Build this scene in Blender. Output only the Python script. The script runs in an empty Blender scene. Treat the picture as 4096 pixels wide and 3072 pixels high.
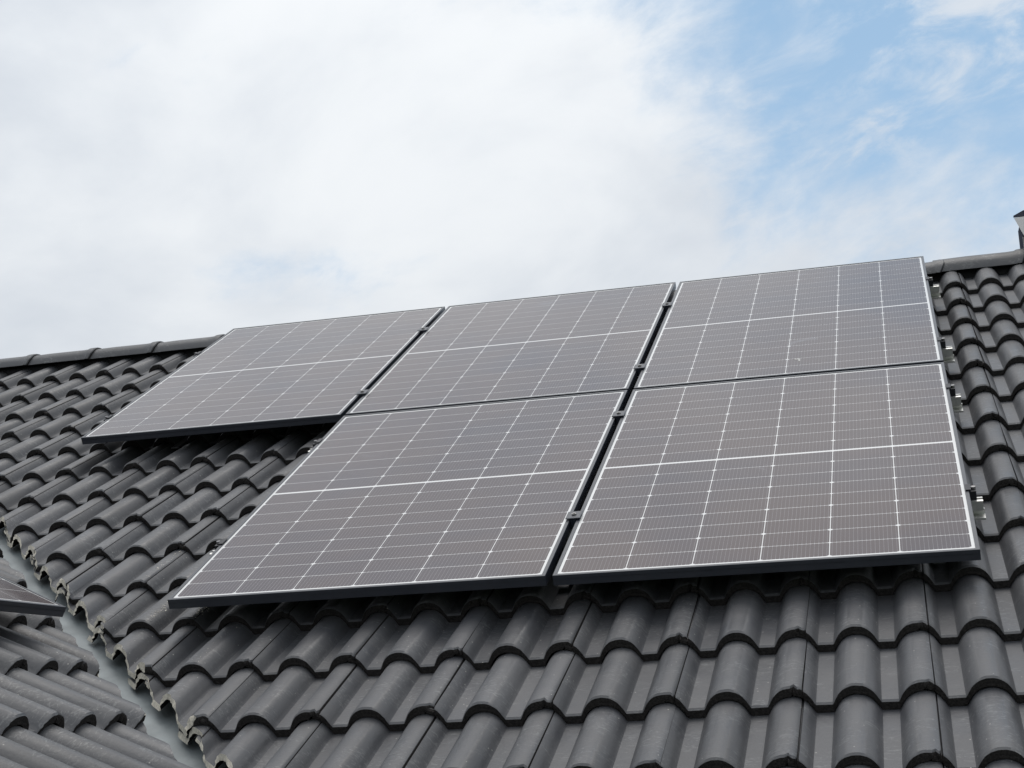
import bpy, bmesh, math, random
from mathutils import Matrix, Vector

random.seed(11)
scene = bpy.context.scene
COL = scene.collection
PITCH_DEG = 28.0
TH = math.radians(PITCH_DEG)
CT, ST = math.cos(TH), math.sin(TH)
Z0 = 5.3                                   # height of the roof's reference line (upper end of the slope)

# ---------------------------------------------------------------- frames of reference
# roof frame: x along the ridge, y up the slope, z out of the slope
M_ROOF = Matrix(((1, 0, 0, 0), (0, CT, -ST, 0), (0, ST, CT, Z0), (0, 0, 0, 1)))
# the panel field is very slightly out of parallel with the tiles
RF = Matrix(((0.99998452, -0.00198658, -0.00519689), (0.00197309, 0.99999467, -0.00259955), (0.00520203, 0.00258926, 0.99998312)))
M_PANEL = M_ROOF @ RF.to_4x4().inverted() @ Matrix.Translation((0, 0, 0.15797146))
# valley between the two slopes and the frame of the wing's slope
VAL = (0.805 - 0.07, -3.335)               # a point of the valley line in roof coordinates
_P = (M_ROOF @ Vector((VAL[0], VAL[1], 0)))
M_WING = Matrix(((0, -CT, ST, _P.x + _P.y), (1, 0, 0, _P.x + _P.y), (0, ST, CT, Z0), (0, 0, 0, 1)))

# ---------------------------------------------------------------- camera
CAM_R = [[0.96785642, 0.20015712, -0.15228615], [-0.08899978, -0.29375054, -0.95172983], [-0.23522964, 0.93469126, -0.2664944]]
CAM_C = (3.274804, -7.406385, 1.68082)
cam = bpy.data.cameras.new('camera')
cam.lens = 55.743
cam.sensor_width = 36.0
cam.clip_start = 0.05
cam.clip_end = 3000
cam_ob = bpy.data.objects.new('camera', cam)
COL.objects.link(cam_ob)
rx, ry, rz = [Vector(r) for r in CAM_R]
cm = Matrix(((rx.x, -ry.x, -rz.x), (rx.y, -ry.y, -rz.y), (rx.z, -ry.z, -rz.z)))
cam_ob.matrix_world = M_PANEL @ (Matrix.Translation(CAM_C) @ cm.to_4x4())
scene.camera = cam_ob

# ---------------------------------------------------------------- sun and sky
SUN_EL, SUN_AZ = math.radians(84), math.radians(-20)      # azimuth from +Y towards +X
SUN_DIR = Vector((math.sin(SUN_AZ) * math.cos(SUN_EL), math.cos(SUN_AZ) * math.cos(SUN_EL), math.sin(SUN_EL)))
sun = bpy.data.lights.new('sun', 'SUN')
sun.energy = 1.4
sun.angle = math.radians(45)
sun.color = (1.0, 0.965, 0.92)
sun_ob = bpy.data.objects.new('sun', sun)
COL.objects.link(sun_ob)
sun_ob.rotation_euler = SUN_DIR.to_track_quat('Z', 'Y').to_euler()
sun_ob.location = (-8, 10, 20)

scene.view_settings.view_transform = 'Standard'
scene.view_settings.look = 'None'
scene.view_settings.gamma = 1.0
scene.view_settings.exposure = 0.0
scene.view_settings.use_curve_mapping = False


class NT:
    """small helper for writing node trees"""
    def __init__(self, tree):
        self.t = tree
        self.n = tree.nodes
        self.l = tree.links

    def put(self, node, key, val):
        s = node.inputs[key]
        if hasattr(val, 'is_output') or isinstance(val, bpy.types.NodeSocket):
            self.l.new(val, s)
        else:
            s.default_value = val

    def math(self, op, a, b=None, c=None, clamp=False):
        n = self.n.new('ShaderNodeMath')
        n.operation = op
        n.use_clamp = clamp
        for i, v in enumerate((a, b, c)):
            if v is not None:
                self.put(n, i, v)
        return n.outputs[0]

    def vmath(self, op, a, b=None, out=0):
        n = self.n.new('ShaderNodeVectorMath')
        n.operation = op
        self.put(n, 0, a)
        if b is not None:
            self.put(n, 1, b)
        return n.outputs['Value'] if out == 'v' else n.outputs[0]

    def scale(self, a, k):
        n = self.n.new('ShaderNodeVectorMath')
        n.operation = 'SCALE'
        self.put(n, 0, a)
        self.put(n, 'Scale', k)
        return n.outputs[0]

    def noise(self, vec, scale, detail=4, rough=0.55, dist=0.0, out='Fac'):
        n = self.n.new('ShaderNodeTexNoise')
        self.put(n, 'Vector', vec)
        n.inputs['Scale'].default_value = scale
        n.inputs['Detail'].default_value = detail
        n.inputs['Roughness'].default_value = rough
        n.inputs['Distortion'].default_value = dist
        return n.outputs[out]

    def ramp(self, v, lo, hi, a=0.0, b=1.0, smooth=True):
        n = self.n.new('ShaderNodeMapRange')
        n.interpolation_type = 'SMOOTHSTEP' if smooth else 'LINEAR'
        n.clamp = True
        self.put(n, 'Value', v)
        n.inputs['From Min'].default_value = lo
        n.inputs['From Max'].default_value = hi
        n.inputs['To Min'].default_value = a
        n.inputs['To Max'].default_value = b
        return n.outputs['Result']

    def mix(self, fac, a, b):
        n = self.n.new('ShaderNodeMix')
        n.data_type = 'RGBA'
        self.put(n, 0, fac)
        self.put(n, 6, a)
        self.put(n, 7, b)
        return n.outputs[2]


SKY_K = 0.10
world = bpy.data.worlds.new('World')
scene.world = world
world.use_nodes = True
w = NT(world.node_tree)
w.n.clear()
tc = w.n.new('ShaderNodeTexCoord')
d = w.vmath('NORMALIZE', tc.outputs['Generated'])
sky = w.n.new('ShaderNodeTexSky')
sky.sky_type = 'NISHITA'
sky.sun_disc = False
sky.sun_elevation = SUN_EL
sky.sun_rotation = SUN_AZ
sky.air_density = 1.0
sky.dust_density = 1.2
sky.ozone_density = 1.0


def blob(center, sc, r0, r1):
    v = w.vmath('MULTIPLY', w.vmath('SUBTRACT', d, Vector(center).normalized()), sc)
    ln = w.vmath('LENGTH', v, out='v')
    return w.ramp(ln, r0, r1, 1.0, 0.0)


sep = w.n.new('ShaderNodeSeparateXYZ')
w.put(sep, 0, d)
el = sepz = sep.outputs[2]
# cloud coordinates: streaks drift upwards to the right
A = Vector((0.93, 0.21, 0.27)).normalized()
B = Vector((-0.26, -0.06, 0.96)).normalized()
Cc = A.cross(B)
cv = w.n.new('ShaderNodeCombineXYZ')
w.put(cv, 0, w.math('MULTIPLY', w.vmath('DOT_PRODUCT', d, A, 'v'), 1.0))
w.put(cv, 1, w.math('MULTIPLY', w.vmath('DOT_PRODUCT', d, B, 'v'), 1.7))
w.put(cv, 2, w.math('MULTIPLY', w.vmath('DOT_PRODUCT', d, Cc, 'v'), 1.0))
cvec = cv.outputs[0]
n_big = w.noise(cvec, 3.4, 3, 0.5, 0.2)
n_fine = w.noise(w.vmath('ADD', cvec, (3.1, 1.7, 0.4)), 10.0, 10, 0.60, 0.25)
n_soft = w.noise(w.vmath('ADD', cvec, (2.1, 6.4, 1.7)), 4.6, 6, 0.52, 0.3)
dens = w.math('ADD', w.math('MULTIPLY', w.math('SUBTRACT', n_big, 0.5), 0.9), w.math('MULTIPLY', w.math('SUBTRACT', n_fine, 0.5), 1.75))
dens = w.math('ADD', dens, 0.80)
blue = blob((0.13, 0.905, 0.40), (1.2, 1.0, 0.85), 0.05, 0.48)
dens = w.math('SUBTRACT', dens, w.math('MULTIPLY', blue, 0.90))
hole = blob((-0.350, 0.900, 0.266), (0.9, 0.9, 3.6), 0.02, 0.17)

bank = blob((-0.47, 0.79, 0.36), (1.0, 1.0, 1.0), 0.08, 0.42)
dens = w.math('ADD', dens, w.math('MULTIPLY', bank, 0.30))
dens = w.math('ADD', dens, w.ramp(sepz, 0.20, 0.42, 0.42, 0.0))
dens = w.math('SUBTRACT', dens, w.math('MULTIPLY', hole, 0.84))
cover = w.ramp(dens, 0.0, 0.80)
# high thin cirrus everywhere, patchy
cir = w.ramp(w.noise(w.vmath('MULTIPLY', w.vmath('ADD', cvec, (1.3, 0.2, 8.0)), (1.0, 1.35, 1.0)), 12.0, 10, 0.62, 0.35), 0.44, 0.70)
patch = w.ramp(w.noise(w.vmath('ADD', cvec, (0.3, 4.2, 2.0)), 6.5, 3, 0.5), 0.36, 0.60)
cir = w.math('MULTIPLY', w.math('MULTIPLY', cir, patch), 0.85)
cover = w.math('ADD', cover, w.math('MULTIPLY', w.math('SUBTRACT', 1.0, cover), cir))
# cloud brightness: thin bright cores, greyer thick parts, a wide glow round the hidden sun
cb = w.ramp(n_soft, 0.30, 0.70, 0.77, 0.94)
glow = w.math('POWER', w.math('MAXIMUM', w.vmath('DOT_PRODUCT', d, SUN_DIR, 'v'), 0.0), 5.0)
cb = w.math('MULTIPLY', cb, w.math('ADD', w.math('MULTIPLY', w.math('MAXIMUM', el, 0.0), 0.42), 0.87))    # overcast sky brightens to the zenith
cb = w.math('ADD', cb, w.math('MULTIPLY', glow, 0.10))
cloud_col = w.n.new('ShaderNodeMix')
cloud_col.data_type = 'RGBA'
cloud_col.blend_type = 'MULTIPLY'
cloud_col.inputs[0].default_value = 1.0
w.put(cloud_col, 6, w.mix(w.math('MULTIPLY', glow, 1.0, clamp=True), w.mix(w.ramp(n_soft, 0.3, 0.7), (0.85, 0.915, 1.0, 1), (0.935, 0.968, 1.0, 1)), (1.0, 0.97, 0.95, 1)))
cc = w.n.new('ShaderNodeCombineColor')
for i in range(3):
    w.put(cc, i, w.math('DIVIDE', cb, SKY_K))
w.put(cloud_col, 7, cc.outputs[0])
hazeband = w.ramp(el, 0.02, 0.42, 0.42, 0.10)
clear = w.mix(hazeband, w.mix(0.7, sky.outputs[0], (0.37 / SKY_K, 0.60 / SKY_K, 0.86 / SKY_K, 1)), (0.66 / SKY_K, 0.80 / SKY_K, 0.93 / SKY_K, 1))
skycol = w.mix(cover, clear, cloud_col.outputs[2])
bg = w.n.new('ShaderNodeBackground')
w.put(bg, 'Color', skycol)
bg.inputs['Strength'].default_value = SKY_K
wo = w.n.new('ShaderNodeOutputWorld')
w.l.new(bg.outputs[0], wo.inputs[0])


# ---------------------------------------------------------------- materials
def new_mat(name):
    m = bpy.data.materials.new(name)
    m.use_nodes = True
    t = NT(m.node_tree)
    b = m.node_tree.nodes['Principled BSDF']
    return m, t, b


def simple(name, col, rough=0.5, metal=0.0, var=0.12, scale=40.0, bump=0.0, spec=0.5):
    m, t, b = new_mat(name)
    tcx = t.n.new('ShaderNodeTexCoord')
    nz = t.noise(tcx.outputs['Object'], scale, 5, 0.6)
    lo = [c * (1 - var) for c in col] + [1]
    hi = [min(1, c * (1 + var)) for c in col] + [1]
    t.put(b, 'Base Color', t.mix(t.ramp(nz, 0.3, 0.7), lo, hi))
    b.inputs['Roughness'].default_value = rough
    t.put(b, 'Roughness', t.ramp(nz, 0.3, 0.7, rough - 0.06, rough + 0.06))
    b.inputs['Metallic'].default_value = metal
    b.inputs['Specular IOR Level'].default_value = spec
    if bump:
        bp = t.n.new('ShaderNodeBump')
        bp.inputs['Strength'].default_value = bump
        bp.inputs['Distance'].default_value = 0.004
        t.put(bp, 'Height', nz)
        t.l.new(bp.outputs[0], b.inputs['Normal'])
    return m


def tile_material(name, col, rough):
    m, t, b = new_mat(name)
    tcx = t.n.new('ShaderNodeTexCoord')
    oi = t.n.new('ShaderNodeObjectInfo')
    off = t.scale((1.0, 0.73, 0.41), t.math('MULTIPLY', oi.outputs['Random'], 60.0))
    v = t.vmath('ADD', tcx.outputs['Object'], off)
    broad = t.noise(v, 6.0, 4, 0.55)
    grain = t.noise(v, 260.0, 3, 0.6)
    # brushed scuffs: crescent patches of thinner coating
    sv = t.vmath('MULTIPLY', v, (1.0, 2.6, 1.0))
    scuff = t.ramp(t.noise(sv, 46.0, 5, 0.62, 1.4), 0.52, 0.64)
    where = t.ramp(t.noise(v, 9.0, 2, 0.5), 0.42, 0.60)
    sc = t.math('MULTIPLY', scuff, where)
    c0 = [x * 0.88 for x in col] + [1]
    c1 = [col[0] * 1.14, col[1] * 1.11, col[2] * 1.06, 1]
    c = t.mix(t.ramp(broad, 0.3, 0.7), c0, c1)
    c = t.mix(t.math('MULTIPLY', sc, 0.46), c, (0.20, 0.205, 0.205, 1))
    c = t.mix(t.math('MULTIPLY', t.ramp(grain, 0.35, 0.75), 0.22), c, (col[0] * .55, col[1] * .55, col[2] * .55, 1))
    # pale specks of cement dust
    vo = t.n.new('ShaderNodeTexVoronoi')
    vo.inputs['Scale'].default_value = 42.0
    t.put(vo, 'Vector', v)
    sp = t.math('MULTIPLY', t.ramp(vo.outputs['Distance'], 0.05, 0.10, 1.0, 0.0),
                t.math('GREATER_THAN', t.noise(v, 25.0, 0), 0.56))
    c = t.mix(t.math('MULTIPLY', sp, 0.75), c, (0.42, 0.41, 0.38, 1))
    # per tile tone
    hs = t.n.new('ShaderNodeHueSaturation')
    t.put(hs, 'Color', c)
    t.put(hs, 'Value', t.ramp(oi.outputs['Random'], 0, 1, 0.86, 1.14, False))
    t.l.new(hs.outputs[0], b.inputs['Base Color'])
    r = t.math('ADD', t.ramp(broad, 0.3, 0.7, rough - 0.06, rough + 0.07), t.math('MULTIPLY', sc, -0.10))
    t.put(b, 'Roughness', r)
    b.inputs['Specular IOR Level'].default_value = 0.52
    bp = t.n.new('ShaderNodeBump')
    bp.inputs['Strength'].default_value = 0.42
    bp.inputs['Distance'].default_value = 0.003
    t.put(bp, 'Height', t.math('ADD', t.math('MULTIPLY', t.noise(v, 55.0, 4, 0.6, 0.8), 0.8), t.math('MULTIPLY', grain, 0.18)))
    t.l.new(bp.outputs[0], b.inputs['Normal'])
    return m


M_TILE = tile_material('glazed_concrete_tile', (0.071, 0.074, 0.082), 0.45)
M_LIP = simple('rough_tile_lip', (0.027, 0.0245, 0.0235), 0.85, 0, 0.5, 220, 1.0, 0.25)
M_CUT = simple('sawn_concrete', (0.56, 0.53, 0.46), 0.9, 0, 0.2, 130, 0.5, 0.2)
M_DECK = simple('dark_underlay', (0.012, 0.012, 0.013), 0.9, 0, 0.2, 20)
M_VALLEY = simple('grey_valley_sheet', (0.25, 0.28, 0.29), 0.42, 0.0, 0.16, 9, 0.05)
M_FRAME = simple('black_anodised_aluminium', (0.016, 0.020, 0.030), 0.34, 0.0, 0.1, 60, 0.0, 0.5)
M_FRAME.node_tree.nodes['Principled BSDF'].inputs['IOR'].default_value = 1.75
M_ALU = simple('raw_aluminium', (0.62, 0.62, 0.60), 0.38, 0.85, 0.08, 70)
M_STEEL = simple('stainless_steel', (0.30, 0.295, 0.29), 0.35, 0.9, 0.1, 70)
M_BLACK = simple('black_clamp_metal', (0.016, 0.017, 0.022), 0.45, 0.2, 0.15, 80)
M_CLAD = simple('slate_blue_sheet_metal', (0.016, 0.021, 0.042), 0.8, 0.0, 0.15, 14, 0, 0.08)
M_ZINC = simple('pale_sheet_metal', (0.38, 0.38, 0.37), 0.45, 0.3, 0.1, 14)
M_HOOK = simple('dark_steel', (0.17, 0.17, 0.18), 0.5, 0.3, 0.1, 50)  # uncoated steel in a darker tone, for the hooks and left bolts
M_WOOD = simple('painted_board', (0.10, 0.10, 0.105), 0.6, 0, 0.1, 12)
M_WALL = simple('pale_render', (0.55, 0.53, 0.50), 0.9, 0, 0.06, 8, 0.2)
M_GRASS = simple('lawn', (0.05, 0.075, 0.03), 0.95, 0, 0.4, 0.6)


def cell_material():
    m, t, b = new_mat('silicon_cell_under_glass')
    uv = t.n.new('ShaderNodeUVMap')
    uv.uv_map = 'UVMap'
    oi = t.n.new('ShaderNodeObjectInfo')
    geo = t.n.new('ShaderNodeNewGeometry')
    s = t.n.new('ShaderNodeSeparateXYZ')
    t.put(s, 0, uv.outputs[0])
    fx = t.math('FRACT', t.math('MULTIPLY', s.outputs[0], 16.0))
    bar = t.math('LESS_THAN', t.math('ABSOLUTE', t.math('SUBTRACT', fx, 0.5)), 0.030)
    # solder pads at both ends of every wire
    ey = t.math('ABSOLUTE', t.math('SUBTRACT', s.outputs[1], 0.5))
    pad = t.math('MULTIPLY', t.math('GREATER_THAN', ey, 0.455),
                 t.math('LESS_THAN', t.math('ABSOLUTE', t.math('SUBTRACT', fx, 0.5)), 0.10))
    line = t.math('MAXIMUM', bar, pad)
    pos = geo.outputs['Position']
    tint = t.noise(pos, 2.2, 3, 0.5)
    base = t.mix(t.ramp(tint, 0.35, 0.7), (0.070, 0.051, 0.051, 1), (0.056, 0.047, 0.057, 1))
    base = t.mix(t.math('MULTIPLY', oi.outputs['Random'], 0.35), base, (0.078, 0.054, 0.052, 1))
    base = t.mix(line, base, (0.22, 0.21, 0.22, 1))
    # dried rain marks and finger smears on the glass
    smear = t.ramp(t.noise(t.vmath('MULTIPLY', pos, (1.0, 1.0, 1.0)), 7.0, 4, 0.6, 0.8), 0.66, 0.80)
    base = t.mix(t.math('MULTIPLY', smear, 0.20), base, (0.35, 0.37, 0.42, 1))
    t.put(b, 'Base Color', base)
    b.inputs['Roughness'].default_value = 0.5
    b.inputs['Specular IOR Level'].default_value = 0.0
    b.inputs['Coat Weight'].default_value = 1.0
    b.inputs['Coat IOR'].default_value = 1.53
    t.put(b, 'Coat Roughness', t.ramp(t.noise(pos, 5.0, 4, 0.6), 0.3, 0.75, 0.10, 0.17))
    return m


def backsheet_material():
    m, t, b = new_mat('white_backsheet_under_glass')
    tcx = t.n.new('ShaderNodeTexCoord')
    t.put(b, 'Base Color', t.mix(t.noise(tcx.outputs['Object'], 12, 3), (0.62, 0.63, 0.63, 1), (0.67, 0.67, 0.665, 1)))
    b.inputs['Roughness'].default_value = 0.5
    b.inputs['Specular IOR Level'].default_value = 0.2
    b.inputs['Coat Weight'].default_value = 1.0
    b.inputs['Coat IOR'].default_value = 1.5
    b.inputs['Coat Roughness'].default_value = 0.13
    return m


M_CELL = cell_material()
M_BACK = backsheet_material()


# ---------------------------------------------------------------- object helpers
def link(ob, parent=None):
    COL.objects.link(ob)
    if parent is not None:
        ob.parent = parent
    return ob


def empty(name, matrix, label, cat, group=None):
    o = bpy.data.objects.new(name, None)
    o.empty_display_size = 0.1
    COL.objects.link(o)
    o.matrix_world = matrix
    o['label'] = label
    o['category'] = cat
    if group:
        o['group'] = group
    return o


def mesh_from(bm, name, mats, smooth=None):
    me = bpy.data.meshes.new(name)
    bmesh.ops.recalc_face_normals(bm, faces=bm.faces)
    bm.to_mesh(me)
    bm.free()
    for m in (mats if isinstance(mats, (list, tuple)) else [mats]):
        me.materials.append(m)
    if smooth is not None:
        me.shade_smooth()
        me.set_sharp_from_angle(angle=math.radians(smooth))
    return me


def part(name, me, parent=None, matrix=None):
    o = bpy.data.objects.new(name, me)
    link(o, parent)
    if matrix is not None:
        o.matrix_local = matrix
    return o


def add_box(bm, lo, hi, mi=0):
    vs = [bm.verts.new((x, y, z)) for z in (lo[2], hi[2]) for y in (lo[1], hi[1]) for x in (lo[0], hi[0])]
    for q in ((0, 2, 3, 1), (4, 5, 7, 6), (0, 1, 5, 4), (2, 6, 7, 3), (0, 4, 6, 2), (1, 3, 7, 5)):
        f = bm.faces.new([vs[i] for i in q])
        f.material_index = mi
    return vs


def bevel_all(bm, w_, seg=2):
    bmesh.ops.bevel(bm, geom=list(bm.edges), offset=w_, segments=seg, affect='EDGES', profile=0.6)


def extrude_profile(bm, pts, x0, x1, mi=0):
    """closed (y, z) outline swept along x"""
    a = [bm.verts.new((x0, y, z)) for y, z in pts]
    b = [bm.verts.new((x1, y, z)) for y, z in pts]
    n = len(pts)
    for i in range(n):
        bm.faces.new((a[i], a[(i + 1) % n], b[(i + 1) % n], b[i])).material_index = mi
    for ring in (a, b):
        bm.faces.new(ring).material_index = mi


def add_cyl(bm, c, r, h, seg=12, mi=0):
    lo = [bm.verts.new((c[0] + r * math.cos(2 * math.pi * i / seg), c[1] + r * math.sin(2 * math.pi * i / seg), c[2])) for i in range(seg)]
    hi = [bm.verts.new((v.co.x, v.co.y, c[2] + h)) for v in lo]
    for i in range(seg):
        bm.faces.new((lo[i], lo[(i + 1) % seg], hi[(i + 1) % seg], hi[i])).material_index = mi
    bm.faces.new(lo).material_index = mi
    bm.faces.new(hi).material_index = mi


# ---------------------------------------------------------------- ground (below the eaves, out of the picture)
bm = bmesh.new()
g = [bm.verts.new(v) for v in ((-800, -800, 0), (800, -800, 0), (800, 800, 0), (-800, 800, 0))]
bm.faces.new(g)
ground = part('ground', mesh_from(bm, 'ground', M_GRASS))
ground['kind'] = 'structure'

# ---------------------------------------------------------------- roof tiles
PU, PV = 0.15053, 0.31338                 # roll pitch and course gauge
TW = 2 * PU                               # cover width of one tile (two rolls)
LIP = 0.0255                               # thickness of the tile's trough
TILT = LIP / PV
HTS = [(0, .0460), (8, .0454), (16, .0436), (24, .0404), (31, .0358), (37, .0302), (42, .0240), (46.5, .0170), (50, .0102), (53, .0044), (56, .0)]


def roll(dx):
    dx = abs(dx) * 1000
    for (a, ha), (b, hb) in zip(HTS, HTS[1:]):
        if dx <= b:
            return ha + (hb - ha) * (dx - a) / (b - a)
    return 0.0


def ztop(x):
    k = round(x / PU)
    return roll(x - k * PU)


def tail(x):
    """the rolls grow lower and narrower towards the hidden upper end, so that courses nest"""
    k = round(x / PU)
    return roll((x - k * PU) / 0.97) * 0.90


SEAM = 0.0275


def tile_mesh(variant, length, rng, tail=tail):
    """one interlocking concrete tile with two rolls; origin = left shared crest, front lower edge"""
    xs = []
    # underlap that carries the neighbour's overlap
    for x in (0.006, 0.013, 0.020, SEAM - 0.0005):
        xs.append((x, -0.011, 'u'))
    for q in (SEAM + 0.0025, 31, 37, 42, 46.5, 50, 53, 56):
        xs.append((q if q < 1 else q / 1000, 0, ''))
    for q in (-56, -53, -50, -46.5, -42, -37, -31, -24, -16, -8, 0, 8, 16, 24, 31, 37, 42, 46.5, 50, 53, 56):
        xs.append((PU + q / 1000, 0, ''))
    for q in (-56, -53, -50, -46.5, -42, -37, -31, -24, -16, -8, 0, 8, 16, 23):
        xs.append((2 * PU + q / 1000, 0, 'o' if q > 4 else ''))
    xs.append((2 * PU + SEAM - 0.001, -0.0008, 'o'))
    bm = bmesh.new()
    rows = []
    fr = []
    for i, (x, dz, k) in enumerate(xs):
        if k == 'o':
            j = rng.choice((0, 0.002, 0.006, 0.010, 0.013))
        elif k == 'u':
            j = 0.002 + rng.random() * 0.006
        else:
            j = rng.random() * 0.0022
        fr.append(j)
    for ring in range(4):
        row = []
        for i, (x, dz, k) in enumerate(xs):
            h = ztop(x)
            th = 0.013 + 0.004 * (h / .046) if k == 'o' else (0.0135 if k == 'u' else LIP + 0.0005 * (h / .046))
            if ring == 0:      # lower front edge
                y, z = fr[i] * 0.6 + 0.0015, LIP + h + dz - th
                if k == 'u':
                    z += 0.0
            elif ring == 1:    # upper front edge, slightly rounded
                y, z = fr[i], LIP + h + dz - 0.0045
            elif ring == 2:
                y, z = fr[i] + 0.0055, LIP + h + dz
            else:
                y, z = length, LIP + tail(x) + dz
            row.append(bm.verts.new((x, y, z - TILT * y)))
        rows.append(row)
    low = []
    mid = []
    for i, (x, dz, k) in enumerate(xs):
        h = ztop(x)
        th = 0.013 + 0.004 * (h / .046) if k == 'o' else (0.0135 if k == 'u' else LIP + 0.0005 * (h / .046))
        t2 = th if k else 0.0145
        hm = h + (tail(x) - h) * 0.10
        mid.append(bm.verts.new((x, 0.040, LIP + hm + dz - t2 - TILT * 0.040)))
        low.append(bm.verts.new((x, length, LIP + tail(x) + dz - (.0145 if k == '' else .007) - TILT * length)))
    n = len(xs)
    for i in range(n - 1):
        f = bm.faces.new((rows[0][i], rows[0][i + 1], rows[1][i + 1], rows[1][i]))
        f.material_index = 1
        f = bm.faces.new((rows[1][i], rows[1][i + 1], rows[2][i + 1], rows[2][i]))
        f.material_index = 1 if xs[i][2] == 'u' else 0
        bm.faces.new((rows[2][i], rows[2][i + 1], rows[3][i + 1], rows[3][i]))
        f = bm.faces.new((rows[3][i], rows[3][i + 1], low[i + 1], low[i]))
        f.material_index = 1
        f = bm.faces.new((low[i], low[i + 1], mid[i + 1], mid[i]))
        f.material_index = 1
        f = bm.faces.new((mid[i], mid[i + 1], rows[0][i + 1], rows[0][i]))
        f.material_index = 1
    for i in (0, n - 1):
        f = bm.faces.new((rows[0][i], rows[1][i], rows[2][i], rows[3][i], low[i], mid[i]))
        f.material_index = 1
    return bm


rng = random.Random(5)
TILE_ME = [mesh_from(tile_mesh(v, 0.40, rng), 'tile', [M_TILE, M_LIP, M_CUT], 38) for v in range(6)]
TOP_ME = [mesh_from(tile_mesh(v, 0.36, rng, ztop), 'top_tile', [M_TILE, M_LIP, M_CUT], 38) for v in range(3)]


def cut_tile(length, x0, y0, p0, nrm, rng):
    """a tile sawn along the valley: what lies on the positive side of the line stays"""
    bm = tile_mesh(0, length, rng, ztop if length < .39 else tail)
    bmesh.ops.recalc_face_normals(bm, faces=bm.faces)
    p = Vector((p0[0] - x0 + rng.uniform(-.006, .006), p0[1] - y0, 0))
    nn = Vector((nrm[0], nrm[1], -0.44 + rng.uniform(-.04, .04))).normalized()       # sawn upright, along the valley
    r = bmesh.ops.bisect_plane(bm, geom=bm.verts[:] + bm.edges[:] + bm.faces[:], plane_co=p, plane_no=nn, clear_inner=True, clear_outer=False, dist=1e-5)
    if len(bm.verts) < 4:
        bm.free()
        return None
    ce = [e for e in r['geom_cut'] if isinstance(e, bmesh.types.BMEdge) and e.is_boundary]
    # ragged saw line
    cvs = set()
    for e in ce:
        cvs.update(e.verts)
    for v in cvs:
        v.co += nn * rng.uniform(-0.0035, 0.003)
    before = set(bm.faces)
    bmesh.ops.holes_fill(bm, edges=ce, sides=0)
    new = [f for f in bm.faces if f not in before]
    for f in new:
        f.material_index = 2
    bmesh.ops.triangulate(bm, faces=new)
    # a narrow chipped band along the cut shows bare concrete on the upper face
    return mesh_from(bm, 'cut_tile', [M_TILE, M_LIP, M_CUT], 38)


cam_inv = cam_ob.matrix_world.inverted()


def project(pw):
    q = cam_inv @ pw
    if q.z > -0.05:
        return None
    k = cam.lens / 36.0 * 4096 / -q.z
    return 2048 + q.x * k, 1536 - q.y * k


def in_frame(pts, pad=10):
    pp = [project(p) for p in pts]
    if any(p is None for p in pp):
        return False
    xs_, ys_ = [p[0] for p in pp], [p[1] for p in pp]
    return max(xs_) > -pad and min(xs_) < 4096 + pad and max(ys_) > -pad and min(ys_) < 3072 + pad


W_P, H_P, GX, GY, TK = 1.134, 1.722, 0.0209, 0.0204, 0.030
FIELD = [(0, 0), (1, 0), (2, 0), (1, 1), (2, 1)]             # column, row of the five panels
M_R2P = M_PANEL.inverted() @ M_ROOF


def covered(pts_roof):
    """every sample of the tile is hidden behind the panel field as the camera sees it"""
    cp = Vector(CAM_C)
    for q in pts_roof:
        v = M_R2P @ Vector(q)
        k = cp.z / (cp.z - v.z)
        hit = cp + (v - cp) * k
        ok = False
        for c, r in FIELD:
            u0, v1 = c * (W_P + GX), -r * (H_P + GY)
            if u0 - .001 < hit.x < u0 + W_P + .001 and v1 - H_P - 0.0 < hit.y < v1:
                ok = True
        # seams between panels of the field hide nothing worth a tile of its own
        if not ok:
            return False
    return True


def join_meshes(items):
    """one mesh out of (mesh, matrix) pairs"""
    bm = bmesh.new()
    for me, mx in items:
        b2 = bmesh.new()
        b2.from_mesh(me)
        b2.transform(mx)
        tmp = bpy.data.meshes.new('tmp')
        b2.to_mesh(tmp)
        b2.free()
        bm.from_mesh(tmp)
        bpy.data.meshes.remove(tmp)
    return bm


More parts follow.
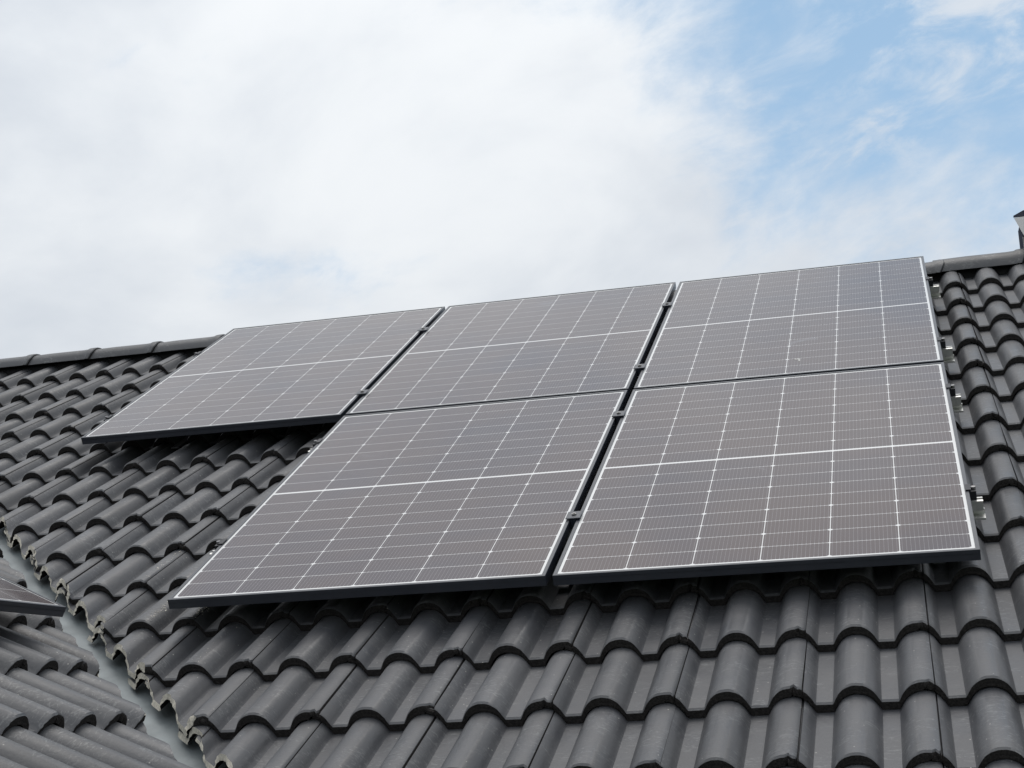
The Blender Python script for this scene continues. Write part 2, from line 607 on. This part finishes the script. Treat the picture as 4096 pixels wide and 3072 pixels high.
def lay_tiles(root, m_world, crest0, v0, rows, u_lo, u_hi, cut_p, cut_n, test_cover):
    hidden = []
    cnt = 0
    rr = random.Random(31)
    k0 = math.floor((u_lo - crest0) / TW)
    k1 = math.ceil((u_hi - crest0) / TW)
    for r in rows:
        y0 = v0 - PV * r
        length = 0.36 if r == 0 else 0.40
        for k in range(k0, k1):
            x0 = crest0 + k * TW
            corners = [(x0, y0), (x0 + TW + .03, y0), (x0, y0 + length), (x0 + TW + .03, y0 + length)]
            sd = [(c[0] - cut_p[0]) * cut_n[0] + (c[1] - cut_p[1]) * cut_n[1] for c in corners]
            if max(sd) < 0.02:
                continue
            if min(sd) < 0.01:
                me = cut_tile(length, x0, y0, cut_p, cut_n, rr)
                if me is None:
                    continue
            else:
                me = rr.choice(TOP_ME if r == 0 else TILE_ME)
            lift = max(0, .034 - .017 * r) * max(0, min(1, (2.4 - x0) / 3.4)) if test_cover else 0
            mx = Matrix.Translation((x0 + rr.uniform(-.002, .002), y0 + lift + rr.uniform(-.002, .002), rr.uniform(0, .0015))) @ Matrix.Rotation(rr.uniform(-.006, .006), 4, 'Z')
            pr = [(x0 + a * TW, y0 + b * PV, z) for a in (0.05, .25, .5, .75, .95) for b in (0.0, .5, .95) for z in (.06,)]
            pr += [(x0 + a * TW, y0, 0.0) for a in (.25, .75)]
            vis = in_frame([m_world @ Vector(q) for q in pr])
            if vis and test_cover and covered(pr):
                vis = False
            if vis:
                part('tile', me, root, mx)
                cnt += 1
            else:
                hidden.append((me, mx))
    if hidden:
        o = part('hidden_tiles', mesh_from(join_meshes(hidden), 'hidden_tiles', [M_TILE, M_LIP, M_CUT], 38), root)
        o['kind'] = 'stuff'
    return cnt


CUT_N = Vector((1 / CT, 1.0)).normalized()
house_roof = empty('house_roof', M_ROOF, 'dark grey profiled tile roof slope with ridge, under the five panels', 'roof')
EAVE_ROW = 16
n1 = lay_tiles(house_roof, M_ROOF, 3.7131 - PU * 27, -0.2626, range(0, EAVE_ROW + 1), -2.6, 4.9, (0.805, -3.335), CUT_N, True)
wing_roof = empty('wing_roof', M_WING, 'adjoining dark tile slope across the valley, bottom left corner', 'roof')
n2 = lay_tiles(wing_roof, M_WING, -0.956 - TW * 10, -0.2263, range(0, EAVE_ROW + 1), -3.2, 2.4, (-0.825, -3.335), Vector((-1 / CT, 1.0)).normalized(), False)
print('tiles', n1, n2)

# decks under the tiles
V_EAVE = -0.2626 - PV * EAVE_ROW
V_TOP = 0.112


def deck(root, pts, name='underlay'):
    bm = bmesh.new()
    top = [bm.verts.new((x, y, -0.050)) for x, y in pts]
    bot = [bm.verts.new((x, y, -0.090)) for x, y in pts]
    n = len(pts)
    bm.faces.new(top)
    bm.faces.new(bot)
    for i in range(n):
        bm.faces.new((top[i], top[(i + 1) % n], bot[(i + 1) % n], bot[i]))
    return part(name, mesh_from(bm, name, M_DECK), root)


def val_u(v):
    return VAL[0] - (v - VAL[1]) * CT


deck(house_roof, [(val_u(V_EAVE) + .02, V_EAVE + .03), (4.9, V_EAVE + .03), (4.9, V_TOP), (val_u(V_TOP) + .02, V_TOP)])
deck(wing_roof, [(-val_u(V_EAVE) - .02, V_EAVE + .03), (-val_u(V_TOP) - .02, V_TOP), (-3.2, V_TOP), (-3.2, V_EAVE + .03)])

# the slope behind the ridge
bm = bmesh.new()
yr = V_TOP * CT
zr = V_TOP * ST
for dz in (0.0,):
    a = [bm.verts.new(v) for v in ((-2.6, yr, Z0 + zr - .05), (4.9, yr, Z0 + zr - .05), (4.9, yr + 4.2, Z0 + zr - .05 - 4.2 * ST / CT), (-2.6, yr + 4.2, Z0 + zr - .05 - 4.2 * ST / CT))]
    b = [bm.verts.new(v.co + Vector((0, -.02, -.05))) for v in a]
    bm.faces.new(a)
    bm.faces.new(b)
    for i in range(4):
        bm.faces.new((a[i], a[(i + 1) % 4], b[(i + 1) % 4], b[i]))
bm.transform(M_ROOF.inverted())
part('rear_slope', mesh_from(bm, 'rear_slope', M_DECK), house_roof)

# valley sheet: a folded metal gutter with a soft bottom
bm = bmesh.new()
prof = [(-0.30, 0), (-0.16, 0), (-0.07, 0), (-0.035, 0.002), (0, 0.004), (0.035, 0.002), (0.07, 0), (0.16, 0), (0.30, 0)]
ringsA = []
for vv in (V_EAVE - 0.02, -3.4, V_TOP - 0.1):
    ring = []
    for o_, lift in prof:
        if o_ >= 0:
            q = M_ROOF @ Vector((val_u(vv) + o_, vv, -0.034 + lift))
        else:
            q = M_WING @ Vector((-val_u(vv) + o_, vv, -0.034 + lift))
        ring.append(bm.verts.new(M_ROOF.inverted() @ q))
    ringsA.append(ring)
for r0, r1 in zip(ringsA, ringsA[1:]):
    for i in range(len(prof) - 1):
        bm.faces.new((r0[i], r0[i + 1], r1[i + 1], r1[i]))
part('valley_gutter', mesh_from(bm, 'valley_gutter', M_VALLEY, 60), house_roof)

# ---------------------------------------------------------------- ridge tiles
RP = 0.364


def ridge_mesh(rng):
    """half-round ridge tile, collar at its right end; local x along the ridge, y/z world"""
    bm = bmesh.new()
    stations = [(-0.050, 0.0), (0.10, 0.0), (0.285, 0.0), (0.314, 0.002), (0.326, 0.008), (0.343, 0.0098), (0.360, 0.0090), (0.364, 0.0045)]
    half, hgt = 0.112, 0.102
    angs = [-90, -74, -60, -46, -33, -20, -8, 8, 20, 33, 46, 60, 74, 90]
    outer, inner = [], []
    for x, lift in stations:
        ro, ri = [], []
        for a in angs:
            s_, c_ = math.sin(math.radians(a)), math.cos(math.radians(a))
            # flattened arch: straightish cheeks
            y = math.copysign(abs(s_) ** 0.86, s_) * (half + lift)
            z = (c_ ** 0.82) * (hgt + lift) if c_ > 1e-6 else 0.0
            xx = x
            if x > 0.34 and abs(a) >= 74:
                xx = x - (0.022 if abs(a) > 80 else 0.008)
            k = 0.955 if x < 0 else 1.0
            ro.append(bm.verts.new((xx, y * k, z * k)))
            ri.append(bm.verts.new((xx, y * k * 0.86, max(z * k - 0.016, 0.0))))
        outer.append(ro)
        inner.append(ri)
    m = len(angs)
    for i in range(len(stations) - 1):
        for j in range(m - 1):
            bm.faces.new((outer[i][j], outer[i][j + 1], outer[i + 1][j + 1], outer[i + 1][j]))
            bm.faces.new((inner[i][j], inner[i + 1][j], inner[i + 1][j + 1], inner[i][j + 1])).material_index = 1
        for j in (0, m - 1):
            bm.faces.new((outer[i][j], outer[i + 1][j], inner[i + 1][j], inner[i][j])).material_index = 1
    for i in (0, len(stations) - 1):
        for j in range(m - 1):
            bm.faces.new((outer[i][j], outer[i][j + 1], inner[i][j + 1], inner[i][j])).material_index = 1
    return mesh_from(bm, 'ridge_tile', [M_TILE, M_LIP], 45)


RIDGE_ME = ridge_mesh(rng)
RIDGE_Y, RIDGE_Z = 0.099, 0.057
rr = random.Random(8)
for k in range(-6, 16):
    x = -0.467 + RP * (k - 1)
    if 3.96 < x + RP < 4.95:             # the chimney stands here
        continue
    f_ = (x + .9) / 4.4                    # the ridge sags a little to the right
    mw = Matrix.Translation((x, RIDGE_Y, Z0 + RIDGE_Z + (.023 - .027 * f_ if not -.2 < x < 3.2 else -.006) + rr.uniform(-.0015, .0015))) @ Matrix.Rotation(.0062 + rr.uniform(-.003, .003), 4, 'Y') @ Matrix.Diagonal((1, 1, .70 + .11 * f_ if not -.2 < x < 3.2 else .76, 1))
    part('ridge_tile', RIDGE_ME, house_roof, M_ROOF.inverted() @ mw)
# dark ventilation strip under the ridge tiles
bm = bmesh.new()
add_box(bm, (-2.6, RIDGE_Y - 0.060, Z0 + 0.0), (3.90, RIDGE_Y + 0.060, Z0 + 0.082))
bm.transform(M_ROOF.inverted())
part('ridge_vent_strip', mesh_from(bm, 'ridge_vent_strip', M_DECK), house_roof)

# ---------------------------------------------------------------- solar panels
LIPW = 0.011


def frame_mesh():
    prof = [(0.0007, 0.0), (LIPW - .0005, 0.0), (LIPW, -.0006), (LIPW, -.0045), (.0025, -.0045), (.0025, -.0280), (.026, -.0280), (.026, -TK), (0.0, -TK), (0.0, -.0115), (0.0006, -.0120), (0.0006, -.0128), (0.0, -.0133), (0.0, -.0007)]
    bm = bmesh.new()
    rings = []
    for cx, cy, sx, sy in ((0, 0, 1, 1), (W_P, 0, -1, 1), (W_P, H_P, -1, -1), (0, H_P, 1, -1)):
        rings.append([bm.verts.new((cx + sx * i_, cy + sy * i_, z)) for i_, z in prof])
    n = len(prof)
    for a in range(4):
        r0, r1 = rings[a], rings[(a + 1) % 4]
        for j in range(n):
            bm.faces.new((r0[j], r0[(j + 1) % n], r1[(j + 1) % n], r1[j]))
    return mesh_from(bm, 'frame', M_FRAME)


FRAME_ME = frame_mesh()
bm = bmesh.new()
add_box(bm, (LIPW - .002, LIPW - .002, -.0042), (W_P - LIPW + .002, H_P - LIPW + .002, -.0022))
BACK_ME = mesh_from(bm, 'backsheet', M_BACK)
NCOL, NROW = 6, 18
MX, MY, MID = 0.0185, 0.0215, 0.0105
CPX = (W_P - 2 * MX) / NCOL
CPY = (H_P - 2 * MY - MID) / NROW
CW, CH = CPX - 0.0023, CPY - 0.0021
CHM = 0.0062


def cell_mesh(flip):
    """half-cut cell: the two outer corners are clipped"""
    bm = bmesh.new()
    uvl = bm.loops.layers.uv.new('UVMap')
    a, b = (CHM, 0.0035) if not flip else (0.0035, CHM)
    o = [(a, 0), (CW - a, 0), (CW, a), (CW, CH - b), (CW - b, CH), (b, CH), (0, CH - b), (0, a)]
    top = [bm.verts.new((x, y, 0)) for x, y in o]
    low = [bm.verts.new((x, y, -.0008)) for x, y in o]
    fs = [bm.faces.new(top)]
    for i in range(8):
        fs.append(bm.faces.new((top[i], low[i], low[(i + 1) % 8], top[(i + 1) % 8])))
    for f in fs:
        for l in f.loops:
            l[uvl].uv = (l.vert.co.x / CW, l.vert.co.y / CH)
    return mesh_from(bm, 'cell', M_CELL)


CELL_ME = [cell_mesh(False), cell_mesh(True)]


def cell_spots():
    for j in range(NROW):
        y = MY + j * CPY + (MID if j >= NROW // 2 else 0) + .00105
        for i in range(NCOL):
            yield i, j, MX + i * CPX + .00115, y


def solar_panel(matrix, label, group, only_visible=False):
    root = empty('solar_panel', matrix, label, 'solar panel', group)
    part('frame', FRAME_ME, root)
    part('backsheet', BACK_ME, root)
    rest = []
    for i, j, x, y in cell_spots():
        mx = Matrix.Translation((x, y, -.00208))
        if only_visible and not in_frame([matrix @ Vector(q) for q in ((x, y, 0), (x + CW, y, 0), (x, y + CH, 0), (x + CW, y + CH, 0))], 0):
            rest.append((CELL_ME[j % 2], mx))
            continue
        part('cell', CELL_ME[j % 2], root, mx)
    if rest:
        o = part('cells', mesh_from(join_meshes(rest), 'cells', M_CELL), root)
        o['kind'] = 'stuff'
    return root


GP = 'solar panels on the main roof slope'
LBL = {(0, 0): 'upper left solar panel, alone above bare tiles, beside the long stretch of ridge',
       (1, 0): 'upper middle solar panel, between the two other panels along the ridge',
       (2, 0): 'upper right solar panel, next to the short ridge end and the chimney',
       (1, 1): 'lower left solar panel, its left edge pointing at the valley gutter',
       (2, 1): 'lower right solar panel, largest in view, beside the tile column on the right'}
# slight unevenness of the mounting, measured per panel: (raise left edge, raise right edge)
UNEVEN = {(0, 0): (0, 0), (1, 0): (0, .001), (2, 0): (0.0, .001), (1, 1): (0, .002), (2, 1): (.001, 0)}
for c, r in FIELD:
    x0, y0 = c * (W_P + GX), -r * (H_P + GY) - H_P
    l_, rt = UNEVEN[(c, r)]
    mx = M_PANEL @ Matrix.Translation((x0, y0, l_)) @ Matrix.Rotation(-math.atan2(rt - l_, W_P), 4, 'Y')
    solar_panel(mx, LBL[(c, r)], GP)
M_WPANEL = M_WING @ Matrix.Translation((-1.168 - W_P, -3.4956, 0.158)) @ Matrix.Rotation(math.radians(-0.6), 4, 'Z') @ Matrix.Rotation(math.radians(-2.4), 4, 'X')
solar_panel(M_WPANEL, 'corner of a solar panel on the wing roof, cut off by the left picture edge', None, True)

# ---------------------------------------------------------------- mounting rails, clamps, hooks
RAIL_V = {(0, 0): -0.462, (0, 1): -1.452, (1, 0): -2.052, (1, 1): -3.030}
RAIL_X = {0: (-0.045, 3.487), 1: (W_P + GX - 0.045, 3.480)}
ROWN = {0: 'upper', 1: 'lower'}
POSN = {0: 'higher', 1: 'lower'}
for (r, k), v in RAIL_V.items():
    xa, xb = RAIL_X[r]
    root = empty('mounting_rail', M_PANEL @ Matrix.Translation((xa, v, -TK)),
                 ('%s of two aluminium rails under the %s panel row, its stub showing at the right' % (POSN[k], ROWN[r])), 'rail', 'mounting rails under the panels')
    L = xb - xa
    bm = bmesh.new()
    extrude_profile(bm, [(-.017, -.030), (-.017, -.001), (-.013, 0), (-.006, 0), (-.006, -.010), (.006, -.010), (.006, 0), (.013, 0), (.017, -.001), (.017, -.030), (.010, -.034), (-.010, -.034)], 0, L)
    part('rail_body', mesh_from(bm, 'rail_body', M_ALU), root)
    bm = bmesh.new()
    extrude_profile(bm, [(-.034, -.052), (-.034, -.046), (-.031, -.046), (-.030, -.049), (.010, -.049), (.010, -.035), (.016, -.035), (.016, -.052)], L - .35, L + .004)
    part('rail_foot', mesh_from(bm, 'rail_foot', M_ALU), root)


def mid_clamp(x, v, label):
    root = empty('mid_clamp', M_PANEL @ Matrix.Translation((x, v, 0.0055)), label, 'clamp', 'clamps between neighbouring panels')
    bm = bmesh.new()
    add_box(bm, (-.0225, -.028, 0.0), (.0225, .028, .0035))
    bevel_all(bm, .0012, 1)
    add_box(bm, (-.0085, -.027, -.0300), (.0085, .027, -.0005))
    part('clamp_plate', mesh_from(bm, 'clamp_plate', M_FRAME), root)
    bm = bmesh.new()
    add_cyl(bm, (0, 0, .0038), .0075, .0035, 14)
    add_cyl(bm, (0, 0, .0075), .0042, .0012, 6)
    part('bolt', mesh_from(bm, 'bolt', M_STEEL), root)


XA, XB = W_P + GX / 2, 2 * W_P + GX * 1.5
mid_clamp(XA, RAIL_V[(0, 0)], 'small black clamp between upper left and upper middle panels, near the ridge')
mid_clamp(XA, RAIL_V[(0, 1)], 'small black clamp between upper left and upper middle panels, near their lower corners')
mid_clamp(XB, RAIL_V[(0, 0)], 'small black clamp between upper middle and upper right panels, near the ridge')
mid_clamp(XB, RAIL_V[(0, 1)], 'small black clamp between upper middle and upper right panels, just above the panel crossing')
mid_clamp(XB, RAIL_V[(1, 0)], 'small black clamp between the two lower panels, just below the panel crossing')
mid_clamp(XB, RAIL_V[(1, 1)], 'small black clamp between the two lower panels, nearest the bottom edge')


def end_clamp(x, v, side, label):
    m_ = M_PANEL @ Matrix.Translation((x, v, 0.0)) @ Matrix.Scale(side, 4, (1, 0, 0))
    if side < 0:
        m_ = M_PANEL @ Matrix.Translation((x, v, 0.0)) @ Matrix.Rotation(math.pi, 4, 'Z')
    root = empty('end_clamp', m_, label, 'clamp', 'clamps on the outer panel edges')
    bm = bmesh.new()
    add_box(bm, (-.009, -.022, .0015), (.006, .022, .0042))
    add_box(bm, (.0020, -.020, -.0290), (.0200, .020, -.0030))
    part('clamp_block', mesh_from(bm, 'clamp_block', M_BLACK), root)
    bm = bmesh.new()
    add_cyl(bm, (.0130, 0, -.0028), .0068, .0075, 14)
    part('bolt', mesh_from(bm, 'bolt', M_STEEL if side > 0 else M_HOOK), root)


XR = 3 * W_P + 2 * GX
end_clamp(XR, RAIL_V[(0, 0)] + .01, 1, 'black end clamp with silver bolt on the right panel edge, topmost')
end_clamp(XR, RAIL_V[(0, 1)] + .01, 1, 'black end clamp with silver bolt, just above the row gap at the right')
end_clamp(XR, RAIL_V[(1, 0)] + .01, 1, 'black end clamp with silver bolt, just below the row gap at the right')
end_clamp(XR, RAIL_V[(1, 1)] + .01, 1, 'black end clamp with silver bolt on the right panel edge, lowest of all')
end_clamp(0, RAIL_V[(0, 0)], -1, 'small end clamp at the upper left panel, outer edge near the ridge')
end_clamp(0, RAIL_V[(0, 1)], -1, 'small end clamp at the upper left panel, outer edge near its bottom corner')
end_clamp(W_P + GX, RAIL_V[(1, 0)], -1, 'small end clamp on the lower left panel, close under the upper left panel')
end_clamp(W_P + GX, RAIL_V[(1, 1)], -1, 'small end clamp on the lower left panel, outer edge near its bottom corner')


def strip(bm, pts, wd, th):
    """bent flat bar through (y, z) points, centred on x = 0"""
    rows_ = []
    for i, (y, z) in enumerate(pts):
        a = pts[max(i - 1, 0)]
        b = pts[min(i + 1, len(pts) - 1)]
        t = Vector((0, b[0] - a[0], b[1] - a[1])).normalized()
        nrm = Vector((0, -t.z, t.y)) * th / 2
        c = Vector((0, y, z))
        rows_.append([bm.verts.new(c + nrm + Vector((s * wd / 2, 0, 0))) for s in (-1, 1)] + [bm.verts.new(c - nrm + Vector((s * wd / 2, 0, 0))) for s in (1, -1)])
    for r0, r1 in zip(rows_, rows_[1:]):
        for i in range(4):
            bm.faces.new((r0[i], r0[(i + 1) % 4], r1[(i + 1) % 4], r1[i]))
    bm.faces.new(rows_[0])
    bm.faces.new(rows_[-1])


def roof_hook(u, v, label):
    """stainless hook: plate in the tile trough, bend, arm up to the rail"""
    root = empty('roof_hook', M_ROOF @ Matrix.Translation((u, v, 0.0)), label, 'roof hook', 'hooks carrying the rails')
    bm = bmesh.new()
    strip(bm, [(-.10, .036), (-.02, .032), (.05, .031), (.075, .038), (.085, .060), (.085, .088)], .032, .005)
    strip(bm, [(.080, .088), (.135, .088), (.150, .092), (.150, .125)], .034, .006)
    part('hook_arm', mesh_from(bm, 'hook_arm', M_HOOK), root)


tr = 3.6378
roof_hook(tr - PU * 22, -1.475, 'steel roof hook under the lower edge of the upper left panel')
roof_hook(tr - PU * 9, -3.18, 'steel roof hook in the tile trough below the gap between the two lower panels')
roof_hook(tr - PU * 2, -3.18, 'steel roof hook under the lower right panel near its right corner')

# ---------------------------------------------------------------- chimney at the right edge
CHM_M = Matrix.Translation((3.897, 0.10, Z0))
ch = empty('chimney', CHM_M, 'dark metal clad chimney behind the ridge at the right picture edge', 'chimney')
bm = bmesh.new()
add_box(bm, (0.008, 0, -0.55), (0.62, 0.236, 0.300))
part('cladding', mesh_from(bm, 'cladding', M_CLAD), ch)
for i in range(5):
    bm = bmesh.new()
    add_box(bm, (0.006 + i * .14, -0.0105, -0.35), (0.015 + i * .14, -0.0005, 0.205))
    part('standing_seam', mesh_from(bm, 'standing_seam', M_ZINC), ch)


def prism_x(pts_a, pts_b, mat, name):
    bm_ = bmesh.new()
    v1 = [bm_.verts.new(q) for q in pts_a]
    v2 = [bm_.verts.new(q) for q in pts_b]
    bm_.faces.new(v1)
    bm_.faces.new(v2)
    n_ = len(v1)
    for i in range(n_):
        bm_.faces.new((v1[i], v1[(i + 1) % n_], v2[(i + 1) % n_], v2[i]))
    return part(name, mesh_from(bm_, name, mat), ch)


# pale sheet metal hood leaning forward, dark cap over it
prism_x([(-.004, .240, .372), (.000, -.15, .172), (.010, -.15, .262)], [(.64, .240, .372), (.64, -.15, .172), (.64, -.15, .262)], M_ZINC, 'hood')
prism_x([(-.005, .244, .3745), (.0095, -.156, .2625), (.0095, -.156, .290), (-.005, .244, .384)], [(.65, .244, .3745), (.65, -.156, .2625), (.65, -.156, .290), (.65, .244, .384)], M_CLAD, 'cap')

# ---------------------------------------------------------------- crumbs of cut concrete near the valley
bm = bmesh.new()
rr = random.Random(3)


def crumb(x, y, z, s):
    vs = [bm.verts.new((x + rr.uniform(-s, s), y + rr.uniform(-s, s), z + rr.uniform(-.2, .5) * s)) for _ in range(4)]
    for q in ((0, 1, 2), (0, 1, 3), (0, 2, 3), (1, 2, 3)):
        bm.faces.new([vs[i] for i in q])


for row, u, n in ((10, tr - PU * 17.35, 90), (10, tr - PU * 16.35, 110), (11, tr - PU * 15.4, 50), (9, tr - PU * 18.4, 40)):
    y0 = -0.2626 - PV * row
    for _ in range(n):
        y = y0 + rr.uniform(.01, .30)
        x = u + rr.gauss(0, .006)
        kx = (x - 3.7131) / PU
        dx = (kx - round(kx)) * PU
        z = LIP + roll(dx) * (1 - .10 * (y - y0) / .4) - TILT * (y - y0)
        crumb(x, y, z + .0005, rr.uniform(.0015, .0042))
bm.transform(M_ROOF)
cr = part('concrete_crumbs', mesh_from(bm, 'concrete_crumbs', M_CUT))
cr['kind'] = 'stuff'
cr['label'] = 'pale crumbs of sawn concrete scattered on the tiles beside the valley'

# ---------------------------------------------------------------- dried dropping on the glass of the upper right panel
M_DROP = simple('dried_pale_dropping', (0.42, 0.42, 0.41), 0.9, 0, 0.15, 60)
bm = bmesh.new()
rr = random.Random(12)


def splat(cx, cy, rx_, ry_, ang):
    pts_ = []
    for i in range(14):
        a_ = 2 * math.pi * i / 14
        q = rr.uniform(.75, 1.15)
        x_, y_ = rx_ * q * math.cos(a_), ry_ * q * math.sin(a_)
        pts_.append((cx + x_ * math.cos(ang) - y_ * math.sin(ang), cy + x_ * math.sin(ang) + y_ * math.cos(ang)))
    up = [bm.verts.new((x_, y_, .0006)) for x_, y_ in pts_]
    dn = [bm.verts.new((x_, y_, 0)) for x_, y_ in pts_]
    top_ = bm.verts.new((cx, cy, .0011))
    for i in range(14):
        bm.faces.new((up[i], up[(i + 1) % 14], top_))
        bm.faces.new((dn[i], dn[(i + 1) % 14], up[(i + 1) % 14], up[i]))
    bm.faces.new(dn)


splat(0, 0, .012, .006, .3)
splat(.007, -.016, .004, .020, .05)
splat(-.011, .004, .005, .004, 0)
dr = part('bird_dropping', mesh_from(bm, 'bird_dropping', M_DROP))
dr.matrix_world = M_PANEL @ Matrix.Translation((2.9158, -1.5250, -.0014))
dr['label'] = 'small pale dried dropping on the glass of the upper right panel'
dr['category'] = 'stain'
